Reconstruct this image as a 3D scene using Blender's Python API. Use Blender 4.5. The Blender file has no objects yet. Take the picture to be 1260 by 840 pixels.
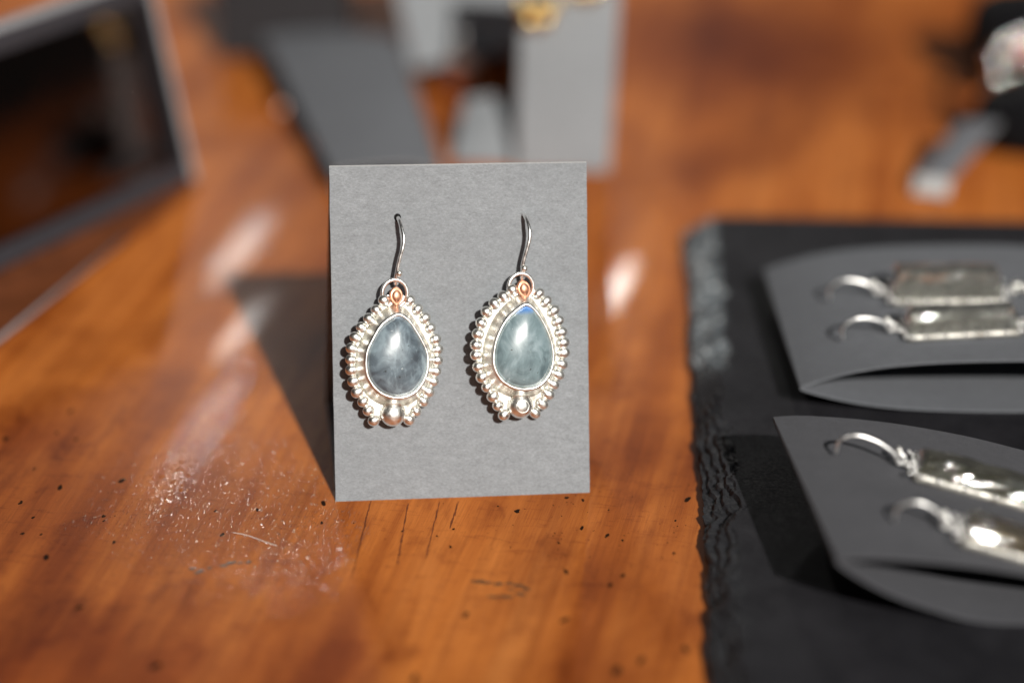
import bpy, math, random
import numpy as np
from mathutils import Vector, Matrix, noise

R = math.radians
MM = 0.001
scene = bpy.context.scene
col = scene.collection
random.seed(7)

# ------------------------------------------------------------------ camera
cam_d = bpy.data.cameras.new('camera')
cam = bpy.data.objects.new('camera', cam_d)
col.objects.link(cam)
cam.location = (9.9 * MM, -400.8 * MM, 221.4 * MM)
cam.rotation_euler = (R(65), 0, 0)
cam_d.sensor_width = 36
cam_d.lens = 80
cam_d.clip_start = 0.01
cam_d.clip_end = 50
cam_d.dof.use_dof = True
cam_d.dof.focus_distance = 0.4495
cam_d.dof.aperture_fstop = 3.9
scene.camera = cam

# ------------------------------------------------------------------ world and lamps (sunlit indoor table)
world = bpy.data.worlds.new('World')
scene.world = world
world.use_nodes = True
bg = world.node_tree.nodes['Background']
bg.inputs[0].default_value = (0.97, 0.94, 0.92, 1)
bg.inputs[1].default_value = 0.022

def aim(o, target):
    d = Vector(target) - o.location
    o.rotation_euler = d.to_track_quat('-Z', 'Y').to_euler()

def area_lamp(name, loc, target, shape, sx, sy, watts, colour):
    l = bpy.data.lights.new(name, 'AREA')
    l.shape = shape
    l.size = sx
    if shape in ('RECTANGLE', 'ELLIPSE'):
        l.size_y = sy
    l.energy = watts
    l.color = colour
    o = bpy.data.objects.new(name, l)
    col.objects.link(o)
    o.location = loc
    aim(o, target)
    return o

SUN = Vector((0.30, -0.783, 0.545)).normalized()
TGT = Vector((0, 0.05, 0.03))
# low sun, far off behind the photographer's right shoulder
area_lamp('sunlight', TGT + SUN * 6.0, TGT, 'DISK', 0.06, 0, 4.9 * math.pi * 36, (1.0, 0.955, 0.885))
# the window the sun comes through: soft daylight round the sun's direction
area_lamp('window_light', TGT + Vector((0.42, -0.66, 0.68)).normalized() * 2.6, TGT, 'RECTANGLE', 2.2, 1.7, 8.0, (0.86, 0.94, 1.0))

def strip_lamp(name, p1, p2, width, watts):
    p1, p2 = Vector(p1) * MM, Vector(p2) * MM
    c = (p1 + p2) / 2
    o = area_lamp(name, c, TGT, 'RECTANGLE', width, (p2 - p1).length, watts, (1, 0.97, 0.93))
    zax = (c - TGT).normalized()
    yax = (p2 - p1).normalized()
    xax = yax.cross(zax).normalized()
    yax = zax.cross(xax).normalized()
    o.matrix_world = Matrix.Translation(c) @ Matrix((xax, yax, zax)).transposed().to_4x4()
    return o
# strip lamps added far behind the table to put streaks on the lacquer
strip_lamp('streak_lamp', (-201, 1354, 475), (-223, 1336, 514), 0.016, 0.13)
strip_lamp('streak_lamp', (-217, 1317, 556), (-270, 1246, 684), 0.010, 1.15)
strip_lamp('streak_lamp', (110, 1350, 511), (83, 1328, 566), 0.016, 0.5)

scene.view_settings.view_transform = 'Standard'
scene.view_settings.look = 'None'
scene.view_settings.exposure = 0.0
scene.view_settings.gamma = 1.0
scene.view_settings.use_curve_mapping = False

# ------------------------------------------------------------------ material helpers
class Mat:
    def __init__(s, name):
        s.m = bpy.data.materials.new(name)
        s.m.use_nodes = True
        s.nt = s.m.node_tree
        s.b = s.nt.nodes['Principled BSDF']
    def set(s, **k):
        for n, v in k.items():
            n = n.replace('_', ' ')
            if isinstance(v, tuple) and len(v) == 3 and n != 'Subsurface Radius':
                v = (*v, 1)
            s.plug(s.b.inputs[n], v)
        return s
    def plug(s, sock, v):
        if isinstance(v, bpy.types.NodeSocket):
            s.nt.links.new(v, sock)
        else:
            sock.default_value = v
    def node(s, t, out=0, props=None, **ins):
        n = s.nt.nodes.new(t)
        for k, v in (props or {}).items():
            setattr(n, k, v)
        for k, v in ins.items():
            key = int(k[1:]) if k[0] == 'i' and k[1:].isdigit() else k.replace('_', ' ')
            s.plug(n.inputs[key], v)
        return n.outputs[out]
    def obj(s):
        return s.node('ShaderNodeTexCoord', 'Object')
    def map(s, vec, loc=(0, 0, 0), rot=(0, 0, 0), scale=(1, 1, 1)):
        return s.node('ShaderNodeMapping', Vector=vec, Location=loc, Rotation=rot, Scale=scale)
    def noise(s, vec, scale, detail=3, rough=0.55, dist=0.0):
        return s.node('ShaderNodeTexNoise', 'Fac', Vector=vec, Scale=scale, Detail=detail, Roughness=rough, Distortion=dist)
    def ramp(s, fac, stops, interp='LINEAR'):
        n = s.nt.nodes.new('ShaderNodeValToRGB')
        n.color_ramp.interpolation = interp
        e = n.color_ramp.elements
        while len(e) < len(stops):
            e.new(0.5)
        for el, (p, c) in zip(e, stops):
            el.position = p
            el.color = (c, c, c, 1) if not isinstance(c, tuple) else (*c, 1)
        s.plug(n.inputs[0], fac)
        return n.outputs[0]
    def mix(s, fac, a, b, mode='MIX'):
        n = s.nt.nodes.new('ShaderNodeMix')
        n.data_type = 'RGBA'
        n.blend_type = mode
        s.plug(n.inputs[0], fac)
        for i, v in ((6, a), (7, b)):
            s.plug(n.inputs[i], (*v, 1) if isinstance(v, tuple) and len(v) == 3 else v)
        return n.outputs[2]
    def math(s, op, a, b=0.0, clamp=False):
        n = s.nt.nodes.new('ShaderNodeMath')
        n.operation = op
        n.use_clamp = clamp
        s.plug(n.inputs[0], a)
        s.plug(n.inputs[1], b)
        return n.outputs[0]
    def bump(s, h, strength, dist):
        n = s.nt.nodes.new('ShaderNodeBump')
        n.inputs['Strength'].default_value = strength
        n.inputs['Distance'].default_value = dist
        s.plug(n.inputs['Height'], h)
        return n.outputs[0]

def wood_mat():
    m = Mat('lacquered_wood')
    o = m.obj()
    mm = m.map(o, scale=(1000, 1000, 1000))
    v = m.map(o, rot=(0, 0, R(10)), scale=(1000, 1000, 1000))          # millimetres, grain along y
    warp = m.noise(m.map(v, scale=(0.012, 0.004, 0.02)), 1.0, 2)
    wv = m.node('ShaderNodeVectorMath', 0, {'operation': 'ADD'}, i0=v,
                i1=m.node('ShaderNodeCombineXYZ', X=m.math('MULTIPLY', m.math('SUBTRACT', warp, 0.5), 12.0)))
    bands = m.noise(m.map(wv, scale=(0.075, 0.003, 0.05)), 1.0, 2, 0.5)
    streak = m.noise(m.map(wv, scale=(0.5, 0.010, 0.1)), 1.0, 4, 0.7)
    fibre = m.noise(m.map(wv, scale=(4.2, 0.11, 0.3)), 1.0, 5, 0.75)
    blotch = m.noise(m.map(v, loc=(1.7, 0.4, 0), scale=(0.016, 0.010, 0.02)), 1.0, 4, 0.6, 0.4)
    mott = m.noise(m.map(v, loc=(4.7, 2.4, 0), scale=(0.10, 0.05, 0.02)), 1.0, 4, 0.65, 0.6)
    speck = m.noise(m.map(v, scale=(1.5, 0.7, 1)), 1.0, 3, 0.6)
    curl = m.noise(m.map(v, loc=(3, 1, 0), rot=(0, 0, R(-8)), scale=(0.13, 0.55, 0.1)), 1.0, 5, 0.72, 0.8)
    c = m.ramp(bands, [(0.30, (0.35, 0.088, 0.013)), (0.44, (0.44, 0.123, 0.020)), (0.48, (0.53, 0.160, 0.028)), (0.58, (0.57, 0.184, 0.037)), (0.61, (0.49, 0.146, 0.026)), (0.78, (0.61, 0.218, 0.052))])
    c = m.mix(m.ramp(streak, [(0.35, 0.5), (0.56, 0.0)]), c, m.mix(1.0, c, (0.62, 0.52, 0.44), 'MULTIPLY'))
    c = m.mix(m.ramp(fibre, [(0.30, 0.7), (0.52, 0.0)]), c, m.mix(1.0, c, (0.58, 0.47, 0.38), 'MULTIPLY'))
    c = m.mix(m.ramp(fibre, [(0.56, 0.0), (0.75, 0.4)]), c, (0.60, 0.205, 0.058))
    c = m.mix(m.ramp(blotch, [(0.38, 0.9), (0.55, 0.0)]), c, m.mix(1.0, c, (0.52, 0.41, 0.33), 'MULTIPLY'))
    c = m.mix(m.ramp(mott, [(0.34, 0.55), (0.48, 0.0)]), c, m.mix(1.0, c, (0.60, 0.48, 0.40), 'MULTIPLY'))
    c = m.mix(m.ramp(curl, [(0.33, 0.6), (0.45, 0.0)]), c, m.mix(1.0, c, (0.55, 0.42, 0.35), 'MULTIPLY'))
    c = m.mix(m.ramp(speck, [(0.27, 0.7), (0.36, 0.0)]), c, m.mix(1.0, c, (0.35, 0.25, 0.2), 'MULTIPLY'))
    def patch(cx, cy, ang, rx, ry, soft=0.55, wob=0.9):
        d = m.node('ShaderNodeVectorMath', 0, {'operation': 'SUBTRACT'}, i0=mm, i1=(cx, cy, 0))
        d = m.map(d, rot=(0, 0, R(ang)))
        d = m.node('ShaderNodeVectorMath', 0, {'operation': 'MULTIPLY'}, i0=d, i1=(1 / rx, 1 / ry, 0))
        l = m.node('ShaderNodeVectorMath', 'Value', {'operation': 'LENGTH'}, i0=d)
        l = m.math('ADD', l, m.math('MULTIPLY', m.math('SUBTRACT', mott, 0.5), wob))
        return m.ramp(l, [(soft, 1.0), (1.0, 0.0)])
    # darker, redder areas of the table top
    dark_tone = m.math('MAXIMUM', patch(-64, -64, 10, 46, 36, 0.3, 1.2), patch(-24, -66, 10, 16, 40, 0.3, 1.2))
    dark_tone = m.math('MAXIMUM', dark_tone, m.math('MAXIMUM', patch(75, 290, -20, 60, 85, 0.35, 1.2), patch(-92, 28, 10, 18, 28, 0.2, 1.2)))
    c = m.mix(m.math('MULTIPLY', dark_tone, 0.95), c, m.mix(1.0, c, (0.50, 0.36, 0.29), 'MULTIPLY'))
    # what is left of the varnish: flecks and dried runs in two worn patches, two polished spots elsewhere
    isl = m.noise(m.map(wv, scale=(2.5, 0.55, 1)), 1.0, 2, 0.55)
    core = m.math('MAXIMUM', patch(-56, 26, 8, 8, 46, 0.45), m.math('MULTIPLY', patch(-31, -24, 8, 15, 26, 0.0), 0.75))
    wide = m.math('MULTIPLY', patch(-50, -6, 10, 32, 38, 0.1), 0.4)
    dens = m.math('MAXIMUM', core, wide)
    fleck = m.ramp(m.math('ADD', isl, m.math('MULTIPLY', dens, 0.16)), [(0.61, 0.0), (0.64, 1.0)])
    wear = m.math('MULTIPLY', fleck, m.ramp(dens, [(0.0, 0.0), (0.2, 1.0)]))
    polish = m.math('MAXIMUM', m.math('MULTIPLY', patch(-58, 132, 10, 7, 34, 0.0), 0.6), patch(34, 102, 15, 5.5, 28, 0.0))
    polish = m.math('MAXIMUM', polish, m.math('MULTIPLY', patch(-53, 82, 10, 6, 26, 0.0), 0.35))
    orange = m.noise(m.map(wv, scale=(1.9, 0.9, 1)), 1.0, 2, 0.5)
    ridge = m.noise(m.map(wv, scale=(0.8, 0.03, 0.3)), 1.0, 3, 0.6)
    dent = m.noise(m.map(v, scale=(0.11, 0.05, 0.3)), 1.0, 2, 0.5)
    h = m.math('ADD', m.math('MULTIPLY', m.math('MULTIPLY', orange, wear), 0.7),
               m.math('ADD', m.math('MULTIPLY', dent, 0.2), m.math('ADD', m.math('MULTIPLY', ridge, 0.10), m.math('MULTIPLY', fibre, 0.03))))
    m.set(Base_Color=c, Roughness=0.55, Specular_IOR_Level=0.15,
          Coat_Weight=m.math('MAXIMUM', 0.03, m.math('MAXIMUM', wear, polish)), Coat_IOR=1.6,
          Coat_Roughness=m.math('SUBTRACT', 0.20, m.math('MAXIMUM', m.math('MULTIPLY', wear, 0.10), m.math('MULTIPLY', polish, 0.04))))
    bn = m.bump(h, 1.0, 0.00022)
    m.set(Normal=bn, Coat_Normal=bn)
    return m.m

def card_mat(name, base, fleck=1.0):
    m = Mat(name)
    v = m.map(m.obj(), scale=(1000, 1000, 1000))
    n1 = m.noise(m.map(v, scale=(1.6, 4.5, 4.5)), 1.0, 4, 0.7)
    n2 = m.noise(m.map(v, rot=(0.3, 0.5, 0.4), scale=(0.35, 0.9, 0.9)), 1.0, 3, 0.6)
    n3 = m.noise(v, 7.0, 2, 0.6)
    f = m.math('ADD', m.math('MULTIPLY', n1, 0.55), m.math('ADD', m.math('MULTIPLY', n2, 0.2), m.math('MULTIPLY', n3, 0.25)))
    k = 0.20 * fleck
    c = m.ramp(f, [(0.33, tuple(x * (1 - k) for x in base)), (0.5, base), (0.67, tuple(x * (1 + k * 1.2) for x in base))])
    sm = m.noise(m.map(v, rot=(0.2, 0.1, 0.7), scale=(0.05, 0.09, 0.07)), 1.0, 3, 0.6, 0.5)
    c = m.mix(m.ramp(sm, [(0.35, 0.22), (0.6, 0.0)]), c, tuple(x * 0.72 for x in base))
    m.set(Base_Color=c, Roughness=0.78, Specular_IOR_Level=0.3, Normal=m.bump(f, 0.6, 0.00016))
    return m.m

def metal_mat(name, base, rough, bump=0.25, scale=900, tarnish=0.0, tcol=(0.3, 0.26, 0.2)):
    m = Mat(name)
    o = m.obj()
    n = m.noise(o, scale, 3, 0.6)
    n2 = m.noise(o, scale * 0.35, 3, 0.6, 0.5)
    c = m.mix(m.ramp(n2, [(0.35, tarnish), (0.55, 0.0)]), base, tcol)
    m.set(Base_Color=c, Metallic=1.0, Roughness=m.ramp(n, [(0.3, rough * 0.7), (0.7, min(1, rough * 1.4))]),
          Normal=m.bump(m.math('ADD', n, m.math('MULTIPLY', n2, 0.6)), bump, 0.0001))
    return m.m

def stone_mat(name, dark, mid, light, seed, blue_tip, clouds):
    m = Mat(name)
    v = m.map(m.obj(), loc=(seed, seed * 2, 0), scale=(1000, 1000, 1000))
    sep = m.nt.nodes.new('ShaderNodeSeparateXYZ')
    m.plug(sep.inputs[0], m.map(m.obj(), scale=(1000, 1000, 1000)))
    n = m.noise(m.map(v, scale=(0.22, 0.19, 0.2)), 1.0, 5, 0.62, 0.9)
    w = m.noise(m.map(v, rot=(0, 0, 0.9), scale=(0.5, 0.16, 0.3)), 1.0, 4, 0.65, 1.6)
    c = m.ramp(n, [(0.34, dark), (0.50, mid), (0.66, light)])
    c = m.mix(m.ramp(w, [(0.52, 0.0), (0.68, clouds)]), c, tuple(min(1, x * 1.35) for x in light))
    fl = m.noise(m.map(v, scale=(1.1, 1.2, 1.1)), 1.0, 2, 0.5)
    c = m.mix(m.ramp(fl, [(0.24, 0.8), (0.31, 0.0)]), c, (0.02, 0.022, 0.02))
    pin = m.noise(m.map(v, loc=(9, 4, 1), scale=(1.7, 1.7, 1.7)), 1.0, 2, 0.5)
    c = m.mix(m.ramp(pin, [(0.73, 0.0), (0.78, 0.7)]), c, (0.75, 0.8, 0.78))
    # labradorite flash at the tip
    tip = m.ramp(m.math('ADD', m.math('MULTIPLY', sep.outputs[1], 0.1), m.math('MULTIPLY', n, 0.25)), [(0.88, 0.0), (1.04, 1.0)])
    c = m.mix(m.math('MULTIPLY', tip, blue_tip), c, (0.05, 0.20, 0.55))
    m.set(Base_Color=c, Roughness=0.30, Specular_IOR_Level=0.5, Coat_Weight=0.25, Coat_Roughness=0.12,
          Subsurface_Weight=0.12, Subsurface_Radius=(1, 1, 1), Subsurface_Scale=0.0008)
    return m.m

def plain(name, base, rough=0.5, spec=0.4, bump=0.0, scale=600, var=0.25, **k):
    m = Mat(name)
    n = m.noise(m.obj(), scale, 3, 0.6)
    c = m.ramp(n, [(0.3, tuple(x * (1 - var) for x in base)), (0.7, tuple(min(1, x * (1 + var)) for x in base))])
    m.set(Base_Color=c, Roughness=rough, Specular_IOR_Level=spec, **k)
    if bump:
        m.set(Normal=m.bump(n, bump, 0.0003))
    return m.m

M = {}
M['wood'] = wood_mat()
M['card'] = card_mat('grey_card', (0.225, 0.240, 0.256), 1.8)
M['card_dark'] = card_mat('slate_grey_card', (0.074, 0.075, 0.084), 1.4)
M['card_mid'] = card_mat('mid_grey_card', (0.128, 0.135, 0.150), 1.3)
M['card_edge'] = card_mat('cut_card_edge', (0.42, 0.42, 0.42))
M['silver'] = metal_mat('brushed_silver', (0.955, 0.955, 0.915), 0.36, 0.35, 1100, 0.4, (0.58, 0.54, 0.48))
M['silver_plate'] = metal_mat('hammered_silver', (0.62, 0.61, 0.57), 0.44, 0.8, 900, 0.9, (0.30, 0.27, 0.23))
M['silver_satin'] = metal_mat('satin_silver', (0.90, 0.89, 0.85), 0.37, 0.45, 700, 0.55, (0.6, 0.55, 0.47))
M['silver_wire'] = metal_mat('silver_wire', (0.95, 0.945, 0.93), 0.33, 0.08, 900)
M['copper'] = metal_mat('copper', (0.78, 0.42, 0.28), 0.5, 0.2, 900, 0.3, (0.4, 0.13, 0.06))
M['rose'] = metal_mat('rose_copper', (0.95, 0.62, 0.50), 0.3, 0.2, 500)
M['polished'] = metal_mat('polished_silver', (0.96, 0.95, 0.93), 0.14, 0.1, 700)
M['gold'] = metal_mat('gold', (0.90, 0.68, 0.28), 0.2, 0.2, 700)
M['stone_a'] = stone_mat('cloudy_labradorite', (0.055, 0.068, 0.082), (0.120, 0.155, 0.182), (0.22, 0.280, 0.315), 2.3, 0.3, 0.4)
M['stone_b'] = stone_mat('blue_green_labradorite', (0.095, 0.135, 0.150), (0.17, 0.235, 0.255), (0.27, 0.34, 0.37), 7.1, 0.9, 0.15)

# ------------------------------------------------------------------ mesh helpers (millimetres in, metres out)
def mesh_obj(name, verts, faces, mat, parent=None, loc=None, smooth=True, smooth_mask=None):
    me = bpy.data.meshes.new(name)
    me.from_pydata([tuple(float(c) * MM for c in v) for v in verts], [], faces)
    me.update()
    if mat is not None:
        me.materials.append(mat)
    if smooth_mask is not None:
        me.polygons.foreach_set('use_smooth', smooth_mask)
    else:
        me.polygons.foreach_set('use_smooth', [smooth] * len(me.polygons))
    return link(name, me, parent, loc)

def link(name, me, parent=None, loc=None):
    o = bpy.data.objects.new(name, me)
    col.objects.link(o)
    o.parent = parent
    if loc is not None:
        o.location = Vector(loc) * MM
    return o

def empty(name, loc, mat3=None):
    o = bpy.data.objects.new(name, None)
    col.objects.link(o)
    o.empty_display_size = 0.01
    mw = Matrix.Translation(Vector(loc) * MM)
    if mat3 is not None:
        mw = mw @ mat3.to_4x4()
    o.matrix_world = mw
    return o

def tag(o, label=None, cat=None, group=None, kind=None):
    for k, v in (('label', label), ('category', cat), ('group', group), ('kind', kind)):
        if v:
            o[k] = v
    return o

def crom(pts, n, closed=False):
    P = [np.array(p, float) for p in pts]
    out = []
    m = len(P)
    segs = m if closed else m - 1
    for i in range(segs):
        if closed:
            a, b, c, d = P[i - 1], P[i], P[(i + 1) % m], P[(i + 2) % m]
        else:
            a, b, c, d = P[max(i - 1, 0)], P[i], P[i + 1], P[min(i + 2, m - 1)]
        for k in range(n):
            t = k / n
            out.append(0.5 * (2 * b + (c - a) * t + (2 * a - 5 * b + 4 * c - d) * t * t + (3 * b - a - 3 * c + d) * t ** 3))
    if not closed:
        out.append(P[-1])
    return out

def tube_data(pts, rad, seg=10, closed=False, taper=None):
    pts = [Vector(p) for p in pts]
    n = len(pts)
    verts, faces = [], []
    ref = None
    for i, p in enumerate(pts):
        a = pts[i - 1] if (closed or i > 0) else p
        b = pts[(i + 1) % n] if (closed or i < n - 1) else p
        t = (b - a).normalized()
        if ref is None:
            ref = t.orthogonal().normalized()
        ref = (ref - t * ref.dot(t)).normalized()
        bi = t.cross(ref)
        r = rad * (taper[i] if taper else 1)
        for k in range(seg):
            w = 2 * math.pi * k / seg
            verts.append(p + ref * (math.cos(w) * r) + bi * (math.sin(w) * r))
    for i in range(n if closed else n - 1):
        for k in range(seg):
            j = (i + 1) % n
            faces.append((i * seg + k, i * seg + (k + 1) % seg, j * seg + (k + 1) % seg, j * seg + k))
    if not closed:
        for base, idx in ((0, range(seg - 1, -1, -1)), ((n - 1) * seg, range(seg))):
            faces.append(tuple(base + k for k in idx))
    return verts, faces

def tube(name, pts, rad, mat, parent, seg=10, closed=False, taper=None):
    v, f = tube_data(pts, rad, seg, closed, taper)
    return mesh_obj(name, v, f, mat, parent)

def sphere_data(r, seg=16, rings=10, sq=(1, 1, 1)):
    v, f = [], []
    for i in range(rings + 1):
        th = math.pi * i / rings
        for k in range(seg):
            ph = 2 * math.pi * k / seg
            v.append((r * sq[0] * math.sin(th) * math.cos(ph), r * sq[1] * math.sin(th) * math.sin(ph), r * sq[2] * math.cos(th)))
    for i in range(rings):
        for k in range(seg):
            f.append((i * seg + k, (i + 1) * seg + k, (i + 1) * seg + (k + 1) % seg, i * seg + (k + 1) % seg))
    return v, f

def sphere_mesh(name, r, mat, seg=16, rings=10, sq=(1, 1, 1)):
    v, f = sphere_data(r, seg, rings, sq)
    me = bpy.data.meshes.new(name)
    me.from_pydata([tuple(c * MM for c in p) for p in v], [], f)
    me.materials.append(mat)
    me.polygons.foreach_set('use_smooth', [True] * len(me.polygons))
    return me

def sheet(name, fn, nu, nv, thick, mat, parent, edge=None):
    """a thin solid sheet: fn(u, v) in 0..1 gives a point; rim faces get the cut-edge material"""
    P = np.array([[fn(i / nu, j / nv) for j in range(nv + 1)] for i in range(nu + 1)], float)
    du = np.gradient(P, axis=0)
    dv = np.gradient(P, axis=1)
    nn = np.cross(du, dv)
    nn /= np.linalg.norm(nn, axis=2, keepdims=True)
    top = (P + nn * thick / 2).reshape(-1, 3)
    bot = (P - nn * thick / 2).reshape(-1, 3)
    ix = lambda i, j: i * (nv + 1) + j
    n = len(top)
    verts = list(top) + list(bot)
    faces, mask, mats = [], [], []
    for i in range(nu):
        for j in range(nv):
            a = (ix(i, j), ix(i + 1, j), ix(i + 1, j + 1), ix(i, j + 1))
            faces.append(a)
            faces.append(tuple(n + k for k in reversed(a)))
            mask += [True, True]
            mats += [0, 0]
    loop = [ix(i, 0) for i in range(nu)] + [ix(nu, j) for j in range(nv)] + [ix(i, nv) for i in range(nu, 0, -1)] + [ix(0, j) for j in range(nv, 0, -1)]
    base = len(verts)
    m = len(loop)
    verts += [top[k] for k in loop] + [bot[k] for k in loop]
    for k in range(m):
        faces.append((base + (k + 1) % m, base + k, base + m + k, base + m + (k + 1) % m))
        mask.append(False)
        mats.append(1)
    o = mesh_obj(name, verts, faces, mat, parent, smooth_mask=mask)
    o.data.materials.append(edge or mat)
    o.data.polygons.foreach_set('material_index', mats)
    return o

def rounded_box(name, size, loc, mat, parent=None, bev=0.4, seg=2):
    import bmesh
    bm = bmesh.new()
    bmesh.ops.create_cube(bm, size=1)
    for v in bm.verts:
        v.co = Vector((v.co.x * size[0], v.co.y * size[1], v.co.z * size[2])) * MM
    bmesh.ops.bevel(bm, geom=bm.edges[:], offset=bev * MM, segments=seg, affect='EDGES', profile=0.6)
    me = bpy.data.meshes.new(name)
    bm.to_mesh(me)
    bm.free()
    me.materials.append(mat)
    me.polygons.foreach_set('use_smooth', [False] * len(me.polygons))
    return link(name, me, parent, loc)

# ------------------------------------------------------------------ table top
def table():
    x0, x1, y0, y1, t = -900, 900, -700, 1000, 28
    nx, ny = 36, 34
    v, f = [], []
    for i in range(nx + 1):
        for j in range(ny + 1):
            v.append((x0 + (x1 - x0) * i / nx, y0 + (y1 - y0) * j / ny, 0))
    for i in range(nx):
        for j in range(ny):
            a = i * (ny + 1) + j
            f.append((a, a + ny + 1, a + ny + 2, a + 1))
    b = len(v)
    v += [(x0, y0, 0), (x1, y0, 0), (x1, y1, 0), (x0, y1, 0), (x0, y0, -t), (x1, y0, -t), (x1, y1, -t), (x0, y1, -t)]
    f += [(b, b + 4, b + 5, b + 1), (b + 1, b + 5, b + 6, b + 2), (b + 2, b + 6, b + 7, b + 3), (b + 3, b + 7, b + 4, b), (b + 7, b + 6, b + 5, b + 4)]
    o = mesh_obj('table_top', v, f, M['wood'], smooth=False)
    return tag(o, 'orange-brown lacquered wooden table top with diagonal grain and dark specks', None, None, 'structure')
tab = table()

def blob(cx, cy, r, z, rnd, n=9, elong=1.0, ang=0.0):
    """a low irregular crumb: rim on the table, domed middle"""
    vs = []
    ca, sa = math.cos(ang), math.sin(ang)
    for ring, (k, h) in enumerate(((1.0, 0.0), (0.62, 0.7))):
        for i in range(n):
            w = 2 * math.pi * i / n
            rr = r * k * (0.72 + 0.5 * noise.noise(Vector((cx * 3 + math.cos(w) * 1.1, cy * 3 + math.sin(w) * 1.1, r))) + 0.3 * rnd.random())
            x, y = rr * math.cos(w) * elong, rr * math.sin(w) / math.sqrt(elong)
            vs.append((cx + ca * x - sa * y, cy + sa * x + ca * y, 0.004 + z * h))
    vs.append((cx, cy, 0.004 + z))
    fs = []
    for i in range(n):
        j = (i + 1) % n
        fs += [(i, j, n + j, n + i), (n + i, n + j, 2 * n)]
    return vs, fs

def join(name, items, mat, parent, kind='stuff'):
    V, F = [], []
    for v, f in items:
        b = len(V)
        V += list(v)
        F += [tuple(b + k for k in q) for q in f]
    o = mesh_obj(name, V, F, mat, parent)
    if kind:
        o['kind'] = kind
    return o

SPECKS = [(10.9, -5.7, 0.51), (45.0, -0.9, 0.51), (23.6, -12.3, 0.34), (28.4, -15.3, 0.34), (20.2, -29.2, 0.42), (28.4, -33.8, 0.42), (30.8, -30.4, 0.34), (19.5, -46.1, 0.51), (1.4, -44.3, 0.42), (32.7, -59.4, 0.59), (28.4, -62.6, 0.68), (40.8, -55.9, 0.51), (-7.2, -65.5, 0.68), (-1.6, -12.8, 0.25), (-2.0, -19.6, 0.25), (7.1, -3.6, 0.21), (42.1, -9.4, 0.21), (41.0, -22.1, 0.25), (29.1, -5.1, 0.17), (31.3, -17.1, 0.21), (18.9, -18.1, 0.21), (24.1, -1.0, 0.3), (-27.5, -10.4, 0.25), (-4.7, -15.5, 0.17), (-11.6, -13.6, 0.17), (20.9, -0.2, 0.34), (-96.8, 25.3, 0.51), (-88.3, 12.0, 0.25), (-81.5, 4.2, 0.42), (-88.3, -2.1, 0.42), (-69.5, 7.0, 0.59), (-84.7, -8.2, 0.25), (-85.5, -14.5, 0.34), (-70.8, -7.6, 0.3), (-70.5, -9.6, 0.21), (-81.9, -14.9, 0.25), (-79.3, -23.6, 0.51), (-67.2, -17.8, 0.34), (-60.9, 7.6, 0.25), (-85.5, 38.5, 0.42), (-82.0, 25.3, 0.34), (-86.6, 28.3, 0.34), (-49.0, -5.4, 0.25), (-40.8, -5.1, 0.3), (-46.5, -14.9, 0.34), (-27.8, -2.5, 0.42), (-69.9, -41.8, 0.59), (-52.9, -61.3, 0.68), (-48.8, 45.7, 0.34)]
rs = random.Random(3)
items = [blob(x, y, r * 1.6, 0.06, rs, 9, rs.uniform(1.25, 1.9), R(80) + rs.uniform(-0.5, 0.5)) for x, y, r in SPECKS]
for _ in range(150):
    x, y = rs.uniform(-100, 48), rs.uniform(-70, 25)
    items.append(blob(x, y, rs.uniform(0.07, 0.2), 0.04, rs, 7, rs.uniform(1, 1.8), rs.uniform(0, 3)))
for _ in range(60):
    x, y = rs.uniform(5, 47), rs.uniform(-30, 3)
    items.append(blob(x, y, rs.uniform(0.06, 0.2), 0.03, rs, 7, rs.uniform(1, 1.8), rs.uniform(0, 3)))
join('dark_specks', items, plain('dark_speck', (0.018, 0.008, 0.004), 0.8, 0.08), tab)
gs = []
for x0, y0, x1, y1 in ((-20.3, -31, -18.4, -2), (-11.9, -26, -10.9, -3), (-6.6, -24, -4.6, -2), (-2.2, -12, -0.9, -2)):
    n_ = int((y1 - y0) / 0.8)
    for k in range(n_):
        t = (k + rs.random()) / n_
        gs.append(blob(x0 + (x1 - x0) * t + rs.gauss(0, 0.05), y0 + (y1 - y0) * t, rs.uniform(0.18, 0.42), 0.003, rs, 10, rs.uniform(3.0, 6.0), R(86)))
join('grain_streaks', gs, plain('dark_grain', (0.17, 0.045, 0.013), 0.6, 0.15), tab)
# ring-shaped worn mark in front of the card and a greyish smear at the left
st = [(3.6, -32.6, 1.0, 1.8), (5.4, -33.0, 0.8, 1.7), (7.4, -33.4, 0.9, 1.6), (9.4, -33.3, 0.8, 1.6), (11.2, -34.0, 1.0, 1.5), (12.6, -35.2, 0.9, 1.3), (11.4, -37.0, 1.0, 1.6), (9.0, -38.0, 1.0, 1.8), (6.5, -38.0, 0.8, 1.8), (9.6, -35.4, 0.6, 1.4)]
join('ring_mark', [blob(x, y, r * 0.85, 0.006, rs, 12, e, rs.uniform(-0.25, 0.1)) for x, y, r, e in st], plain('ring_stain', (0.10, 0.045, 0.016), 0.45, 0.3, var=0.6, scale=900), tab)
st = [(-50.7, -27.8, 0.8), (-49.3, -29.0, 0.9), (-47.6, -27.6, 0.5), (-45.0, -26.6, 0.7), (-43.6, -25.6, 0.9), (-41.9, -25.7, 0.5), (-40.3, -25.4, 0.6)]
join('dirt_smear', [blob(x, y, r, 0.05, rs, 10, 1.3, 0.4) for x, y, r in st], plain('dirt_smear', (0.055, 0.035, 0.02), 0.35, 0.5, var=0.7, scale=1500), tab)
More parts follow.
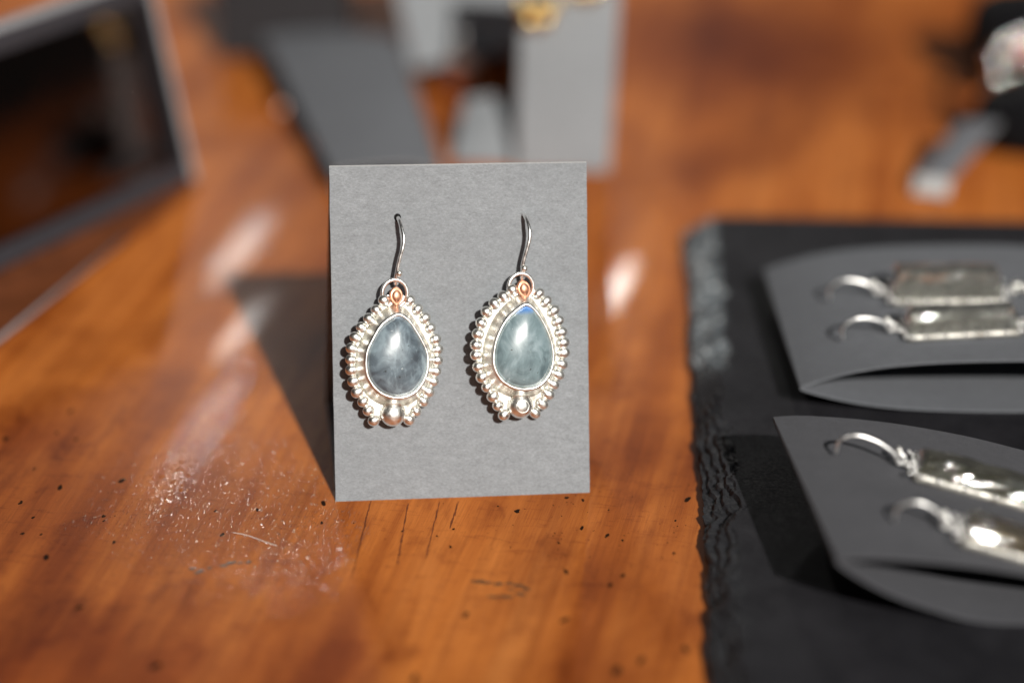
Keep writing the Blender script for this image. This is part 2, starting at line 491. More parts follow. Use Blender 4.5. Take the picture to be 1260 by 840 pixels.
# beads of dried varnish standing proud, in rows along the grain
drops = []
ga = R(80)
def drop(x, y, r, el):
    v, f = sphere_data(1, 10, 8)
    c, s = math.cos(ga), math.sin(ga)
    out = []
    for p in v:
        X, Y = p[0] * r * el, p[1] * r
        out.append((x + c * X - s * Y, y + s * X + c * Y, p[2] * r * 0.62))
    return out, f
for _ in range(26):                                                    # rows before the card's left corner
    x, y = rs.uniform(-39, -23), rs.uniform(-36, -10)
    for k in range(rs.randint(2, 7)):
        drops.append(drop(x + rs.gauss(0, 0.15) + 0.17 * 1.1 * k, y + 1.1 * k + rs.gauss(0, 0.2), rs.uniform(0.07, 0.26), rs.uniform(1.0, 2.6)))
for _ in range(170):                                                   # the scuffed strip further left
    t = rs.random()
    drops.append(drop(-59.5 + 8 * t + rs.gauss(0, 1.7), 0 + 56 * t + rs.gauss(0, 2), rs.uniform(0.08, 0.32), rs.uniform(1, 2)))
for _ in range(60):
    drops.append(drop(rs.uniform(-50, -38), rs.uniform(-40, -20), rs.uniform(0.08, 0.26), rs.uniform(1, 1.6)))
for _ in range(40):
    drops.append(drop(rs.uniform(-70, -30), rs.uniform(-15, 20), rs.uniform(0.05, 0.14), rs.uniform(1, 2.5)))
join('varnish_beads', drops, plain('dried_varnish', (0.36, 0.11, 0.025), 0.12, 0.7, Coat_Weight=1.0, Coat_Roughness=0.08), tab)

lint = tube('lint_fibre', crom([(-44.5, -14.3, 0.12), (-41.5, -16.1, 0.5), (-38.3, -18.0, 0.35), (-35.5, -19.4, 0.1)], 8), 0.06, plain('white_lint', (0.75, 0.68, 0.6), 0.7), None, 6)
tag(lint, 'thin pale lint fibre lying on the wood left of the upright card', 'fibre')

# ------------------------------------------------------------------ upright tent card
O = np.array((0.09, 0.01, 0.0))
U = np.array((0.9974, 0.0724, 0.0))
V = np.array((-0.0270, 0.3713, 0.9281)); V -= U * (U @ V); V /= np.linalg.norm(V)
Nn = np.cross(U, V)
CORN = dict(bl=(-25.55, 0.0), br=(25.55, 0.0), tl=(-24.76, 66.79), tr=(26.58, 66.29))
def on_card(u, v, n=0.0):
    return O + U * u + V * v + Nn * n

def tent_card():
    root = empty('display_card', (0, 0, 0))
    tag(root, 'upright grey tent card in sharp focus carrying the teardrop stone earrings', 'display card')
    def front(a, b):
        l = np.array(CORN['bl']) * (1 - b) + np.array(CORN['tl']) * b
        r = np.array(CORN['br']) * (1 - b) + np.array(CORN['tr']) * b
        p = l * (1 - a) + r * a
        jit = 0.10 * noise.noise(Vector((a * 9, b * 11, 3.0)))
        if a in (0.0, 1.0):
            p = p + np.array((jit, 0))
        n_ = -0.3 - 0.45 * math.sin(math.pi * b) * (1 - 0.5 * a) + 0.25 * noise.noise(Vector((a * 1.7, b * 2.1, 8.0)))
        return on_card(p[0], p[1], n_)
    sheet('front_panel', front, 24, 30, 0.42, M['card'], root, M['card_edge'])
    tl, tr = front(0, 1), front(1, 1)
    rl, rr = np.array((-30.6, 41.5, 0.25)), np.array((20.6, 45.5, 0.25))
    def back(a, b):
        top = tl * (1 - a) + tr * a + np.array((0, 0.45, -0.1))
        bot = rl * (1 - a) + rr * a
        p = top * b + bot * (1 - b)
        return p + np.array((-0.07, 1, 0.3)) * 1.8 * math.sin(math.pi * b)
    sheet('back_panel', lambda a, b: back(1 - a, b), 16, 30, 0.42, M['card'], root, M['card_edge'])
    fl, fr = front(0, 0) + np.array((0.2, 0.8, 0.3)), front(1, 0) + np.array((-0.2, 0.8, 0.3))
    def base(a, b):
        f = fl * (1 - a) + fr * a
        r = rl * (1 - a) + rr * a + np.array((0.3, -0.6, 0.1))
        p = f * (1 - b) + r * b
        return np.array((p[0], p[1], 0.35 + 0.5 * math.sin(math.pi * b)))
    sheet('base_flap', base, 12, 16, 0.42, M['card'], root, M['card_edge'])
    return root
tent_card()

# ------------------------------------------------------------------ teardrop earrings
YAW = R(11)
bead_me = sphere_mesh('bead', 1.18, M['silver'], 18, 12, (1, 1, 0.92))
ball_me = sphere_mesh('ball', 0.72, M['silver'], 14, 10)
hole_mat = plain('pierced_hole', (0.01, 0.01, 0.01), 0.9, 0.1)

def teardrop_earring(label, cu, cv, bl, br, stone, big, cop, ring, hook, mat, copper_mix, long_right):
    c3 = on_card(cu, cv, 2.1)
    A = U * math.cos(YAW) - Nn * math.sin(YAW)
    Mn = np.cross(A, V)
    rot = Matrix((Vector(A), Vector(V), Vector(Mn))).transposed()
    root = empty('teardrop_earring', c3, rot)               # local axes: a right, b up, m out of the pendant
    tag(root, label, 'earring', 'pair of teardrop stone earrings')
    inv = rot.inverted()
    def loc(u, v, n):
        return inv @ (Vector(on_card(u, v, n)) - Vector(c3))
    # back plate
    outline = [(p[0] * 0.985, p[1]) for p in bl]
    bottom = [(big[0] - 1.6, big[1] - 1.2), (big[0], big[1] - 1.9), (big[0] + 1.6, big[1] - 1.2)]
    ring_pts = outline + bottom + [(p[0] * 0.985, p[1]) for p in reversed(br)] + [(ring[0] + 1.6, ring[1] - 0.2), (ring[0] - 1.5, ring[1] - 0.2)]
    cen = np.array((0.0, -1.0))
    v, f = [], []
    n = len(ring_pts)
    for k, z in ((1.0, -0.85), (1.0, -0.25), (0.9, -0.1), (0.6, -0.1)):
        for p in ring_pts:
            q = cen + (np.array(p) - cen) * k
            v.append((q[0], q[1], z))
    for r_ in range(3):
        for i in range(n):
            j = (i + 1) % n
            f.append((r_ * n + i, r_ * n + j, (r_ + 1) * n + j, (r_ + 1) * n + i))
    v += [(cen[0], cen[1], -0.1), (cen[0], cen[1], -0.85)]
    for i in range(n):
        j = (i + 1) % n
        f += [(3 * n + i, 3 * n + j, 4 * n), (j, i, 4 * n + 1)]
    mesh_obj('back_plate', v, f, M['silver_plate'], root, smooth=False)
    # rim of separate beads
    rb = random.Random(int(cu * 10))
    for side, row in ((-1, bl), (1, br)):
        for i, p in enumerate(row):
            q0, q1 = row[max(i - 1, 0)], row[min(i + 1, len(row) - 1)]
            ang_ = math.atan2(q1[1] - q0[1], q1[0] - q0[0]) + math.pi / 2       # radial direction of the rim here
            inw = Vector((-p[0], -2 - p[1], 0)).normalized() * 0.25
            b = link('bead', bead_me, root, (p[0] + inw.x, p[1] + inw.y, 0.1 + rb.uniform(-0.06, 0.06)))
            s = rb.uniform(0.93, 1.05)
            b.scale = (s * (1.04 + (long_right if side > 0 else 0.03)) , s, s * rb.uniform(0.85, 1.0))
            b.rotation_euler = (rb.uniform(-0.15, 0.15), rb.uniform(-0.15, 0.15), ang_ + rb.uniform(-0.15, 0.15))
    # bezel: sloping wall, rolled rim
    out = crom(stone, 6, True)
    sc = np.array((sum(p[0] for p in out) / len(out), sum(p[1] for p in out) / len(out)))
    nn = len(out)
    prof = [(1.30, -0.1), (1.28, 0.35), (1.20, 1.3), (1.12, 2.4), (1.085, 3.0), (1.06, 3.18), (1.03, 3.22), (1.0, 3.12), (0.97, 2.7)]
    v, f = [], []
    for s, z in prof:
        for i, p in enumerate(out):
            w = 0.005 * math.sin(i * 0.37) + 0.003 * math.sin(i * 1.3)
            q = sc + (p - sc) * (s + (w if 0 < z < 2.9 else w * 0.35))
            v.append((q[0], q[1], z))
    for r_ in range(len(prof) - 1):
        for i in range(nn):
            j = (i + 1) % nn
            f.append((r_ * nn + i, r_ * nn + j, (r_ + 1) * nn + j, (r_ + 1) * nn + i))
    mesh_obj('bezel', v, f, M['silver_satin'], root)
    # domed stone
    v, f = [], []
    K = 16
    for r_ in range(K):
        k = 1.0 - r_ / K
        z = 2.55 + 2.0 * (1 - k ** 2.3) ** 0.62
        for p in out:
            q = sc + (p - sc) * (k * 1.0)
            v.append((q[0], q[1], z))
    for r_ in range(K - 1):
        for i in range(nn):
            j = (i + 1) % nn
            f.append((r_ * nn + i, r_ * nn + j, (r_ + 1) * nn + j, (r_ + 1) * nn + i))
    v.append((sc[0], sc[1], 4.55))
    for i in range(nn):
        f.append(((K - 1) * nn + i, (K - 1) * nn + (i + 1) % nn, K * nn))
    mesh_obj('stone', v, f, mat, root)
    # big bead below with a raised collar
    v, f = sphere_data(2.55, 28, 18, (1, 1, 0.8))
    bb = mesh_obj('large_bead', v, f, M['silver'], root)
    bb.location = Vector((big[0], big[1], 0.6)) * MM
    if copper_mix:
     t = [(1.3 * math.cos(w), 1.3 * math.sin(w), 1.74) for w in np.linspace(0, 2 * math.pi, 28, endpoint=False)]
     tube('engraved_ring', t, 0.10, M['silver'], bb, 6, True)
    # small pointed copper setting at the top
    sh = [(0, 1.85), (0.85, 1.3), (1.3, 0.4), (1.2, -0.6), (0.65, -1.4), (0, -2.0), (-0.65, -1.4), (-1.2, -0.6), (-1.3, 0.4), (-0.85, 1.3)]
    so = crom(sh, 3, True)
    v, f = [], []
    lv = [(1.0, -0.2), (1.0, 0.7), (0.9, 0.95), (0.8, 0.85), (0.6, 1.15), (0.3, 1.35)]
    for s, z in lv:
        v += [(p[0] * s, p[1] * s, z) for p in so]
    m_ = len(so)
    for r_ in range(len(lv) - 1):
        for i in range(m_):
            f.append((r_ * m_ + i, r_ * m_ + (i + 1) % m_, (r_ + 1) * m_ + (i + 1) % m_, (r_ + 1) * m_ + i))
    f.append(tuple((len(lv) - 1) * m_ + i for i in range(m_)))
    cs = mesh_obj('copper_setting', v, f, M['copper'], root)
    cs.location = Vector((cop[0], cop[1], 0.1)) * MM
    cs.rotation_euler = (0, 0, copper_mix)
    # jump ring
    rr = 2.55
    t = [(ring[0] + rr * math.cos(w), ring[1] + 0.1 + rr * math.sin(w) * 1.08, 0.15 + 0.25 * math.sin(w)) for w in np.linspace(0, 2 * math.pi, 40, endpoint=False)]
    tube('jump_ring', t, 0.40, M['silver_wire'], root, 12, True)
    # ear wire: leaves the pierced hole, bulges out, comes down to a loop through the ring
    (hu, hv), mids, (bu, bv) = hook
    lu, lv_ = mids[-1]
    pts = [loc(hu - 0.05, hv - 0.3, -0.8), loc(hu, hv, 0.2), loc(hu + 0.22, hv - 0.55, 1.5), loc((hu + mids[0][0]) / 2 + 0.15, (hv + mids[0][1]) / 2 - 0.1, 2.7), loc(*mids[0], 3.3)]
    pts += [loc(mids[0][0] * 0.72 + mids[1][0] * 0.28, (mids[0][1] + mids[1][1]) / 2, 3.35), loc(*mids[1], 3.2), loc((mids[1][0] + mids[2][0]) / 2 - 0.05, (mids[1][1] + mids[2][1]) / 2, 2.9), loc(*mids[2], 2.6), loc(lu, lv_, 2.2)]
    pts += [loc(lu + 0.05, lv_ - 0.75, 1.6), loc(lu + 0.35, lv_ - 0.3, 0.95), loc(lu + 0.55, lv_ + 0.9, 1.3), loc(bu, bv, 2.6)]
    hk = tube('ear_wire', crom(pts, 7), 0.40, M['silver_wire'], root, 12)
    bo = link('ball', ball_me, hk)
    bo.location = loc(bu, bv, 2.75) * MM
    # pierced hole in the card under the wire
    hv_, hf = sphere_data(0.8, 14, 6, (0.9, 1, 0.2))
    ho = mesh_obj('hole', hv_, hf, hole_mat, hk)
    ho.location = loc(hu - 0.1, hv + 0.1, -0.32) * MM
    ho.rotation_euler = (0, YAW * -1, 0)
    return root

teardrop_earring('teardrop earring with cloudy dark grey stone, on the side nearer the mirror', -12.97, 28.57,
    [[-1.77, 11.7], [-3.43, 9.86], [-4.99, 8.19], [-6.6, 6.5], [-7.93, 4.56], [-8.74, 2.37], [-9.02, 0.09], [-9.01, -2.02], [-8.7, -4.36], [-7.96, -6.6], [-6.79, -8.56], [-5.72, -10.42], [-4.66, -12.48]],
    [[3.47, 11.52], [5.02, 9.76], [6.56, 7.87], [7.63, 5.85], [8.61, 3.57], [9.04, 1.42], [8.88, -0.77], [8.45, -2.99], [7.95, -5.1], [6.94, -7.19], [5.72, -9.05], [4.18, -11.0], [2.64, -12.63]],
    [[0.55, 8.4], [2.3, 7.34], [3.51, 5.68], [4.96, 3.02], [5.88, 0.46], [5.68, -2.77], [4.45, -5.19], [2.62, -6.88], [-0.2, -7.48], [-2.96, -6.62], [-4.95, -4.76], [-6.01, -2.26], [-5.9, 1.21], [-4.68, 3.89], [-3.06, 6.35], [-1.2, 7.75]],
    (-0.74, -11.04), (0.61, 12.3), (0.43, 12.7), ((-11.38, 56.28), [(-10.42, 52.4), (-11.18, 48.72), (-12.1, 44.9), (-12.3, 43.9)], (-11.52, 45.35)), M['stone_a'], 0.0, 0.05)
teardrop_earring('teardrop earring with clearer blue-green stone flashing blue at its tip', 12.23, 29.09,
    [[-1.46, 12.56], [-3.35, 11.25], [-5.29, 9.94], [-6.97, 8.31], [-8.13, 6.14], [-8.91, 3.94], [-9.35, 1.75], [-9.46, -0.3], [-9.1, -2.69], [-8.4, -4.83], [-7.36, -6.9], [-6.21, -8.87], [-5.13, -10.77], [-3.91, -12.7]],
    [[4.05, 11.62], [5.58, 9.97], [7.01, 8.05], [7.92, 5.95], [8.55, 3.67], [8.95, 1.52], [9.0, -0.6], [8.71, -2.93], [7.88, -5.03], [6.79, -7.01], [5.52, -8.99], [4.18, -10.84], [2.65, -12.69]],
    [[0.54, 9.11], [2.09, 8.19], [3.33, 6.53], [4.56, 4.11], [5.39, 1.55], [5.67, -0.7], [5.41, -2.95], [4.3, -5.16], [2.45, -6.71], [-0.17, -7.09], [-2.72, -6.48], [-4.78, -4.96], [-5.96, -2.66], [-6.1, -0.22], [-5.42, 2.74], [-3.65, 6.0], [-1.5, 8.0]],
    (-0.51, -10.8), (0.8, 12.42), (0.35, 12.7), ((13.76, 56.25), [(14.59, 52.84), (14.02, 49.63), (13.12, 46.42), (12.89, 44.2)], (13.34, 45.61)), M['stone_b'], 0.25, 0.18)

# ------------------------------------------------------------------ slate board
def slate_mat():
    m = Mat('slate')
    v = m.map(m.obj(), scale=(1000, 1000, 1000))
    n = m.noise(m.map(v, scale=(0.12, 0.1, 0.4)), 1.0, 5, 0.65)
    fine = m.noise(v, 2.2, 4, 0.7)
    att = m.nt.nodes.new('ShaderNodeAttribute')
    att.attribute_name = 'chip'
    c = m.ramp(n, [(0.3, (0.011, 0.0108, 0.013)), (0.7, (0.021, 0.0205, 0.024))])
    chip_glint = m.ramp(m.noise(v, 0.6, 4, 0.72), [(0.3, (0.11, 0.128, 0.145)), (0.50, (0.22, 0.255, 0.28)), (0.57, (0.32, 0.36, 0.385)), (0.64, (0.95, 0.96, 0.96))])  # chipped edge colour; its white end paints glints
    c = m.mix(m.math('MULTIPLY', att.outputs['Fac'], m.ramp(fine, [(0.25, 0.65), (0.6, 1.0)])), c, chip_glint)
    spark = m.noise(m.map(v, loc=(3, 3, 3)), 1.6, 2, 0.5)
    h = m.math('ADD', m.math('MULTIPLY', fine, 0.5), m.math('MULTIPLY', n, 0.8))
    m.set(Base_Color=c, Roughness=m.ramp(spark, [(0.3, 0.45), (0.7, 0.68)]), Specular_IOR_Level=0.15, Normal=m.bump(h, 0.5, 0.00025))
    return m.m

def slate():
    T = 6.0
    root_loc = (53.9, 138.6, 0)
    ang = R(-2.5)
    xs = list(np.arange(0, 17, 0.42)) + list(np.arange(17, 186, 4.0))
    ys = list(np.arange(0, 5, 0.5)) + list(np.arange(5, 250, 0.8)) + list(np.arange(250, 320, 5.0))
    nx, ny = len(xs), len(ys)
    V_, chip = [], []
    fb = lambda x, y, z: noise.fractal(Vector((x, y, z)), 0.9, 2.1, 4)
    for j, y in enumerate(ys):
        edge = 1.3 * fb(0.3, y * 0.045, 2.0) + 0.5 * fb(4.0, y * 0.35, 1.0)
        far = max(0.0, min(1.0, (92 - y) / 14))                       # the pale bevel at the far end
        w = 7.2 * far + (1 - far) * (6.0 + 2.4 * fb(9.0, y * 0.05, 4.0)) + 1.3 * fb(2.0, y * 0.13, 8.0)
        w = max(2.2, w)
        corner = 4.5 * max(0.0, 1 - y / 5.5) ** 1.5
        for i, x in enumerate(xs):
            d = x / w
            yy = y
            px = x + (edge + corner) * max(0.0, 1 - x / 14)
            if d < 1:
                lay = d ** (0.95 - 0.2 * far)
                st_ = math.floor(lay * 3.4 + 1.3 * fb(x * 0.10, y * 0.045, 5.0) + 0.5) / 3.4
                st_ = max(0.0, min(1.0, st_))
                k = far * (0.75 * lay + 0.25 * st_) + (1 - far) * (0.35 * lay + 0.65 * st_)
                h = 0.30 + 0.70 * k + 0.09 * fb(x * 0.35, y * 0.3, 1.7)
            else:
                h = 1.0
            z = T * min(1.03, h) + 0.10 * fb(x * 0.07, y * 0.07, 3.3) * min(1, d)
            dy = y / 1.6
            if dy < 1:
                z = min(z, T * (0.35 + 0.65 * math.sqrt(max(0, dy))))
            cp = max(0.0, min(1.0, (1.12 - d) * 5)) * (0.04 + 0.96 * far)
            cp *= max(0.0, min(1.0, 0.75 + 1.1 * fb(x * 0.16, y * 0.09, 12.0)))
            V_.append((px, -yy, z))
            chip.append(cp)
    F_ = []
    for j in range(ny - 1):
        for i in range(nx - 1):
            a = j * nx + i
            F_.append((a, a + nx, a + nx + 1, a + 1))
    loop = [i for i in range(nx)] + [j * nx + nx - 1 for j in range(1, ny)] + [(ny - 1) * nx + i for i in range(nx - 2, -1, -1)] + [j * nx for j in range(ny - 2, 0, -1)]
    base = len(V_)
    for k in loop:
        p = V_[k]
        V_.append((p[0] + (0.5 if p[0] < 8 else 0), p[1], 0.02))
        chip.append(chip[k] * 0.5)
    m_ = len(loop)
    for k in range(m_):
        a, b = loop[k], loop[(k + 1) % m_]
        F_.append((a, b, base + (k + 1) % m_, base + k))
    F_.append(tuple(base + k for k in range(m_ - 1, -1, -1)))
    o = mesh_obj('slate_board', V_, F_, slate_mat(), smooth=False)
    at = o.data.attributes.new('chip', 'FLOAT', 'POINT')
    at.data.foreach_set('value', chip)
    o.location = Vector(root_loc) * MM
    o.rotation_euler = (0, 0, ang)
    tag(o, 'dark slate board with rough chipped edge under the curved cards', 'slate board')
    return o
slate()
ZS = 6.0

# ------------------------------------------------------------------ bowed folded cards lying on the slate
def interp(prof):
    xs = [p[0] for p in prof]; zs = [p[1] for p in prof]
    # smooth (Catmull-Rom on a function)
    def g(s):
        if s <= xs[0]: return zs[0]
        for i in range(len(xs) - 1):
            if s <= xs[i + 1]:
                t = (s - xs[i]) / (xs[i + 1] - xs[i])
                def sl(k):
                    a, b = max(0, k - 1), min(len(xs) - 1, k + 1)
                    return (zs[b] - zs[a]) / (xs[b] - xs[a])
                h = xs[i + 1] - xs[i]
                m0, m1 = sl(i) * h, sl(i + 1) * h
                return (2*t**3-3*t*t+1)*zs[i] + (t**3-2*t*t+t)*m0 + (-2*t**3+3*t*t)*zs[i+1] + (t**3-t*t)*m1
        return zs[-1]
    return g

def bowed_card(label, far, near, Rd, up, lo, smax_u, smax_l, mt):
    far, near, Rd = (np.array((*q, 0.0), float) for q in (far, near, Rd))
    base = np.array(((far[0] + near[0]) / 2, (far[1] + near[1]) / 2, ZS))
    root = empty('curved_card', base)
    tag(root, label, 'display card', 'folded grey cards bowed open on the slate')
    gu, gl = interp(up), interp(lo)
    def pu(a, b):
        s = smax_u * a ** 1.25
        p = near * (1 - b) + far * b + Rd * s - base
        return np.array((p[0], p[1], gu(s) - ZS))
    def pl(a, b):
        s = smax_l * a ** 1.25
        p = near * (1 - b) + far * b + Rd * s - base
        return np.array((p[0], p[1], gl(s) - ZS - 0.25 * min(1, s)))
    sheet('upper_panel', pu, 40, 14, 0.42, mt, root, mt)
    sheet('lower_panel', pl, 40, 14, 0.42, mt, root, mt)
    def surf(s, b):
        p = near * (1 - b) + far * b + Rd * s
        e = 0.5
        sl = (gu(s + e) - gu(s - e)) / (2 * e)
        nrm = np.array((-sl * Rd[0], -sl * Rd[1], 1.0))
        return np.array((p[0], p[1], gu(s) + 0.21)), Vector(nrm).normalized(), Vector((Rd[0], Rd[1], sl)).normalized()
    return surf

surf_far = bowed_card('curved grey card near the far end of the slate, lit bluish grey', (68.7, 87.2), (70.0, 25.0), (1.0, 0.02),
    [(0, 12.2), (4.2, 13.8), (11, 15.7), (19, 17.0), (31, 17.8), (49, 18.0), (61, 17.5), (78, 15.6)],
    [(0, 12.0), (6, 10.2), (13, 8.6), (22, 7.4), (34, 6.7), (48, 6.4), (78, 6.4)], 78, 78, M['card_mid'])
surf_near = bowed_card('darker curved grey card nearest the camera on the slate', (60.6, -6.6), (66.0, -60.8), (0.995, 0.1),
    [(0, 21.2), (4, 21.3), (8, 21.0), (16, 20.0), (24, 18.6), (32, 16.8), (41, 14.4), (51, 11.2), (64, 7.2)],
    [(0, 20.9), (4.5, 17.4), (10.5, 13.7), (18, 10.3), (25.7, 7.6), (34.7, 6.5), (64, 6.45)], 64, 66, M['card_dark'])

# ------------------------------------------------------------------ long crystal earrings
def crystal_mat(name, tint):
    m = Mat(name)
    n = m.noise(m.obj(), 300, 4, 0.65, 0.6)
    c = m.ramp(n, [(0.3, tuple(x * 0.45 for x in tint)), (0.6, tint)])
    m.set(Base_Color=c, Roughness=0.05, IOR=1.54, Transmission_Weight=0.9, Normal=m.bump(n, 0.35, 0.0005))
    return m.m
M['oxidised'] = metal_mat('oxidised_silver', (0.40, 0.39, 0.36), 0.5, 0.6, 700, 0.8, (0.16, 0.14, 0.12))
M['crystal_clear'] = crystal_mat('clear_quartz', (0.84, 0.84, 0.78))
M['crystal_olive'] = crystal_mat('smoky_olive_quartz', (0.40, 0.39, 0.31))
M['crystal_amber'] = crystal_mat('smoky_amber_quartz', (0.46, 0.36, 0.22))
M['foil'] = metal_mat('dark_silver_backing', (0.38, 0.36, 0.32), 0.3, 0.6, 500, 0.6, (0.05, 0.045, 0.035))

def rrect(lx, ly, r, x0, n=5):
    pts = []
    for cx, cy, a0 in ((lx - r, ly / 2 - r, 0), (r, ly / 2 - r, 90), (r, -ly / 2 + r, 180), (lx - r, -ly / 2 + r, 270)):
        for k in range(n + 1):
            a = R(a0 + 90 * k / n)
            pts.append((x0 + cx + r * math.cos(a), cy + r * math.sin(a)))
    return pts

def loft(loops, close_top=True, close_bottom=False):
    v, f = [], []
    n = len(loops[0])
    for L in loops:
        v += L
    for r_ in range(len(loops) - 1):
        for i in range(n):
            j = (i + 1) % n
            f.append((r_ * n + i, r_ * n + j, (r_ + 1) * n + j, (r_ + 1) * n + i))
    if close_top:
        f.append(tuple((len(loops) - 1) * n + i for i in range(n)))
    if close_bottom:
        f.append(tuple(reversed(range(n))))
    return v, f

def crystal_earring(label, pos, xdir, zdir, L, W, Hs, mat, serr, hook_len, tail, hb=2.0):
    x = Vector(xdir).normalized()
    z = Vector(zdir).normalized()
    z = (z - x * z.dot(x)).normalized()
    y = z.cross(x)
    root = empty('crystal_earring', pos, Matrix((x, y, z)).transposed())
    tag(root, label, 'earring', 'long crystal earrings on the slate cards')
    # setting: floor, wall, rim
    a = lambda grow, zz, r: [(p[0], p[1], zz) for p in rrect(L + 2 * grow, W + 2 * grow, r, -grow)]
    v, f = loft([a(0.55, 0.0, 1.2), a(0.6, hb * 0.45, 1.2), a(0.45, hb, 1.1), a(0.2, hb + 0.25, 1.0), a(-0.1, hb + 0.1, 0.9)], False, True)
    bz = mesh_obj('bezel', v, f, M['oxidised'], root)
    v, f = loft([a(0.2, 0.5, 1.0), a(0.15, 0.6, 1.0)], True, True)
    mesh_obj('backing', v, f, M['foil'], bz, smooth=False)
    # rough step-cut stone: facets run round a long bar, uneven from station to station
    rc = random.Random(int(L * 100 + W * 10 + Hs * 7))
    prof_ = [(-0.5, 0.75), (-0.48, 2.2), (-0.40, Hs * 0.68), (-0.24, Hs * 0.93), (0.03, Hs), (0.26, Hs * 0.92), (0.41, Hs * 0.66), (0.48, 2.2), (0.5, 0.75)]
    st_x = [0.05, 0.5, 1.4] + [1.4 + (L - 2.8) * k / 7 + rc.uniform(-0.6, 0.6) for k in range(1, 7)] + [L - 1.4, L - 0.5, L - 0.05]
    v, f = [], []
    for k, sx in enumerate(st_x):
        e = {0: 0.45, 1: 0.78, len(st_x) - 1: 0.45, len(st_x) - 2: 0.78}.get(k, 1.0)
        for (py, pz) in prof_:
            jz = 0.22 * rc.uniform(-1, 1) if 2.3 < pz else 0
            v.append((sx, py * (W - 0.2) + (0.25 * rc.uniform(-1, 1) if pz > 2.3 else 0), 0.75 + (pz - 0.75) * e + jz * e))
    m_ = len(prof_)
    for k in range(len(st_x) - 1):
        for q in range(m_):
            q2 = (q + 1) % m_
            f.append((k * m_ + q, k * m_ + q2, (k + 1) * m_ + q2, (k + 1) * m_ + q))
    f += [tuple(range(m_ - 1, -1, -1)), tuple((len(st_x) - 1) * m_ + q for q in range(m_))]
    mesh_obj('stone', v, f, mat, root, smooth=False)
    # beaded wire round the rim
    per = a(0.42, 0, 1.1)
    pts = crom(per, 6, True)
    items, acc, last = [], 0, None
    step = serr * 2.5
    for p in pts:
        if last is None or (Vector(p) - last).length > step:
            last = Vector(p)
            sv, sf = sphere_data(serr, 8, 6)
            items.append(([(q[0] + p[0], q[1] + p[1], q[2] + (hb if serr > 0.3 else 0.4)) for q in sv], sf))
    join('beaded_wire', items, M['silver_wire'], root, 'stuff')
    # links and ear wire to the left, piercing the card
    rings = []
    for cx, cz, r_, vert in ((-1.3, 1.2, 1.0, False), (-2.9, 1.7, 0.95, True)):
        t = []
        for w in np.linspace(0, 2 * math.pi, 22, endpoint=False):
            t.append((cx + r_ * math.cos(w), 0 if vert else r_ * math.sin(w), cz + (r_ * math.sin(w) if vert else 0.15 * math.cos(w))))
        rings.append(tube('jump_ring', t, 0.27, M['silver_wire'], root, 8, True))
    hl = hook_len
    pts = [(-hl + 0.2, 0.0, -0.6), (-hl, 0.0, 1.6), (-hl + 1.0, 0.1, 3.0), (-hl + 3.2, 0.15, 4.0), (-hl * 0.55, 0.2, 3.8), (-hl * 0.33, 0.1, 2.7), (-3.6, 0, 1.5), (-2.7, 0.1, 1.0), (-2.5, 0.3, 2.0), (-3.6, 0.9, 3.0)]
    hk = tube('ear_wire', crom(pts, 7), 0.34, M['silver_wire'], root, 10)
    bo = link('ball', ball_me, hk)
    bo.location = Vector((-3.7, 0.95, 3.1)) * MM
    bo.scale = (0.9, 0.9, 0.9)
    if tail:
        t = [(L + 1.6 + 1.0 * math.cos(w), 1.0 * math.sin(w), 1.4) for w in np.linspace(0, 2 * math.pi, 20, endpoint=False)]
        tube('jump_ring', t, 0.27, M['silver_wire'], root, 8, True)
        for k, (dx, dy, dz, r_) in enumerate(((3.6, 0.6, 2.2, 1.2), (5.4, -0.7, 1.9, 1.1), (2.8, -1.4, 1.6, 0.8))):
            d = mesh_obj('dangle_bead', *sphere_data(r_, 14, 10), M['silver'], root)
            d.location = Vector((L + dx, dy, dz)) * MM
    return root

def place(surf, s, b, ds, db, lift=0.05):
    p, n, _ = surf(s, b)
    q, _, _ = surf(s + ds, b + db)
    return p + np.array(n) * lift, Vector(q - p), n
p, xd, zd = place(surf_far, 24.3, 0.545, 24, -0.02)
crystal_earring('long clear crystal earring at the back of the far slate card', p, xd, zd, 24.0, 9.6, 7.4, M['crystal_clear'], 0.40, 13.5, True, 1.3)
p, xd, zd = place(surf_far, 24.0, 0.235, 24, 0.02)
crystal_earring('bright clear crystal earring near the front edge of the far slate card', p, xd, zd, 24.0, 8.2, 6.0, M['crystal_clear'], 0.36, 13.5, True, 1.2)
p, xd, zd = place(surf_near, 22.5, 0.625, 26, -0.10)
crystal_earring('long olive-brown crystal earring with beaded rim at the back of the near slate card', p, xd, zd, 30.0, 8.6, 5.2, M['crystal_olive'], 0.46, 15.0, False, 1.6)
p, xd, zd = place(surf_near, 24.6, 0.19, 26, -0.10)
crystal_earring('amber-brown crystal earring partly out of the picture on the near slate card', p, xd, zd, 30.0, 8.0, 5.0, M['crystal_amber'], 0.46, 12.0, False, 1.6)

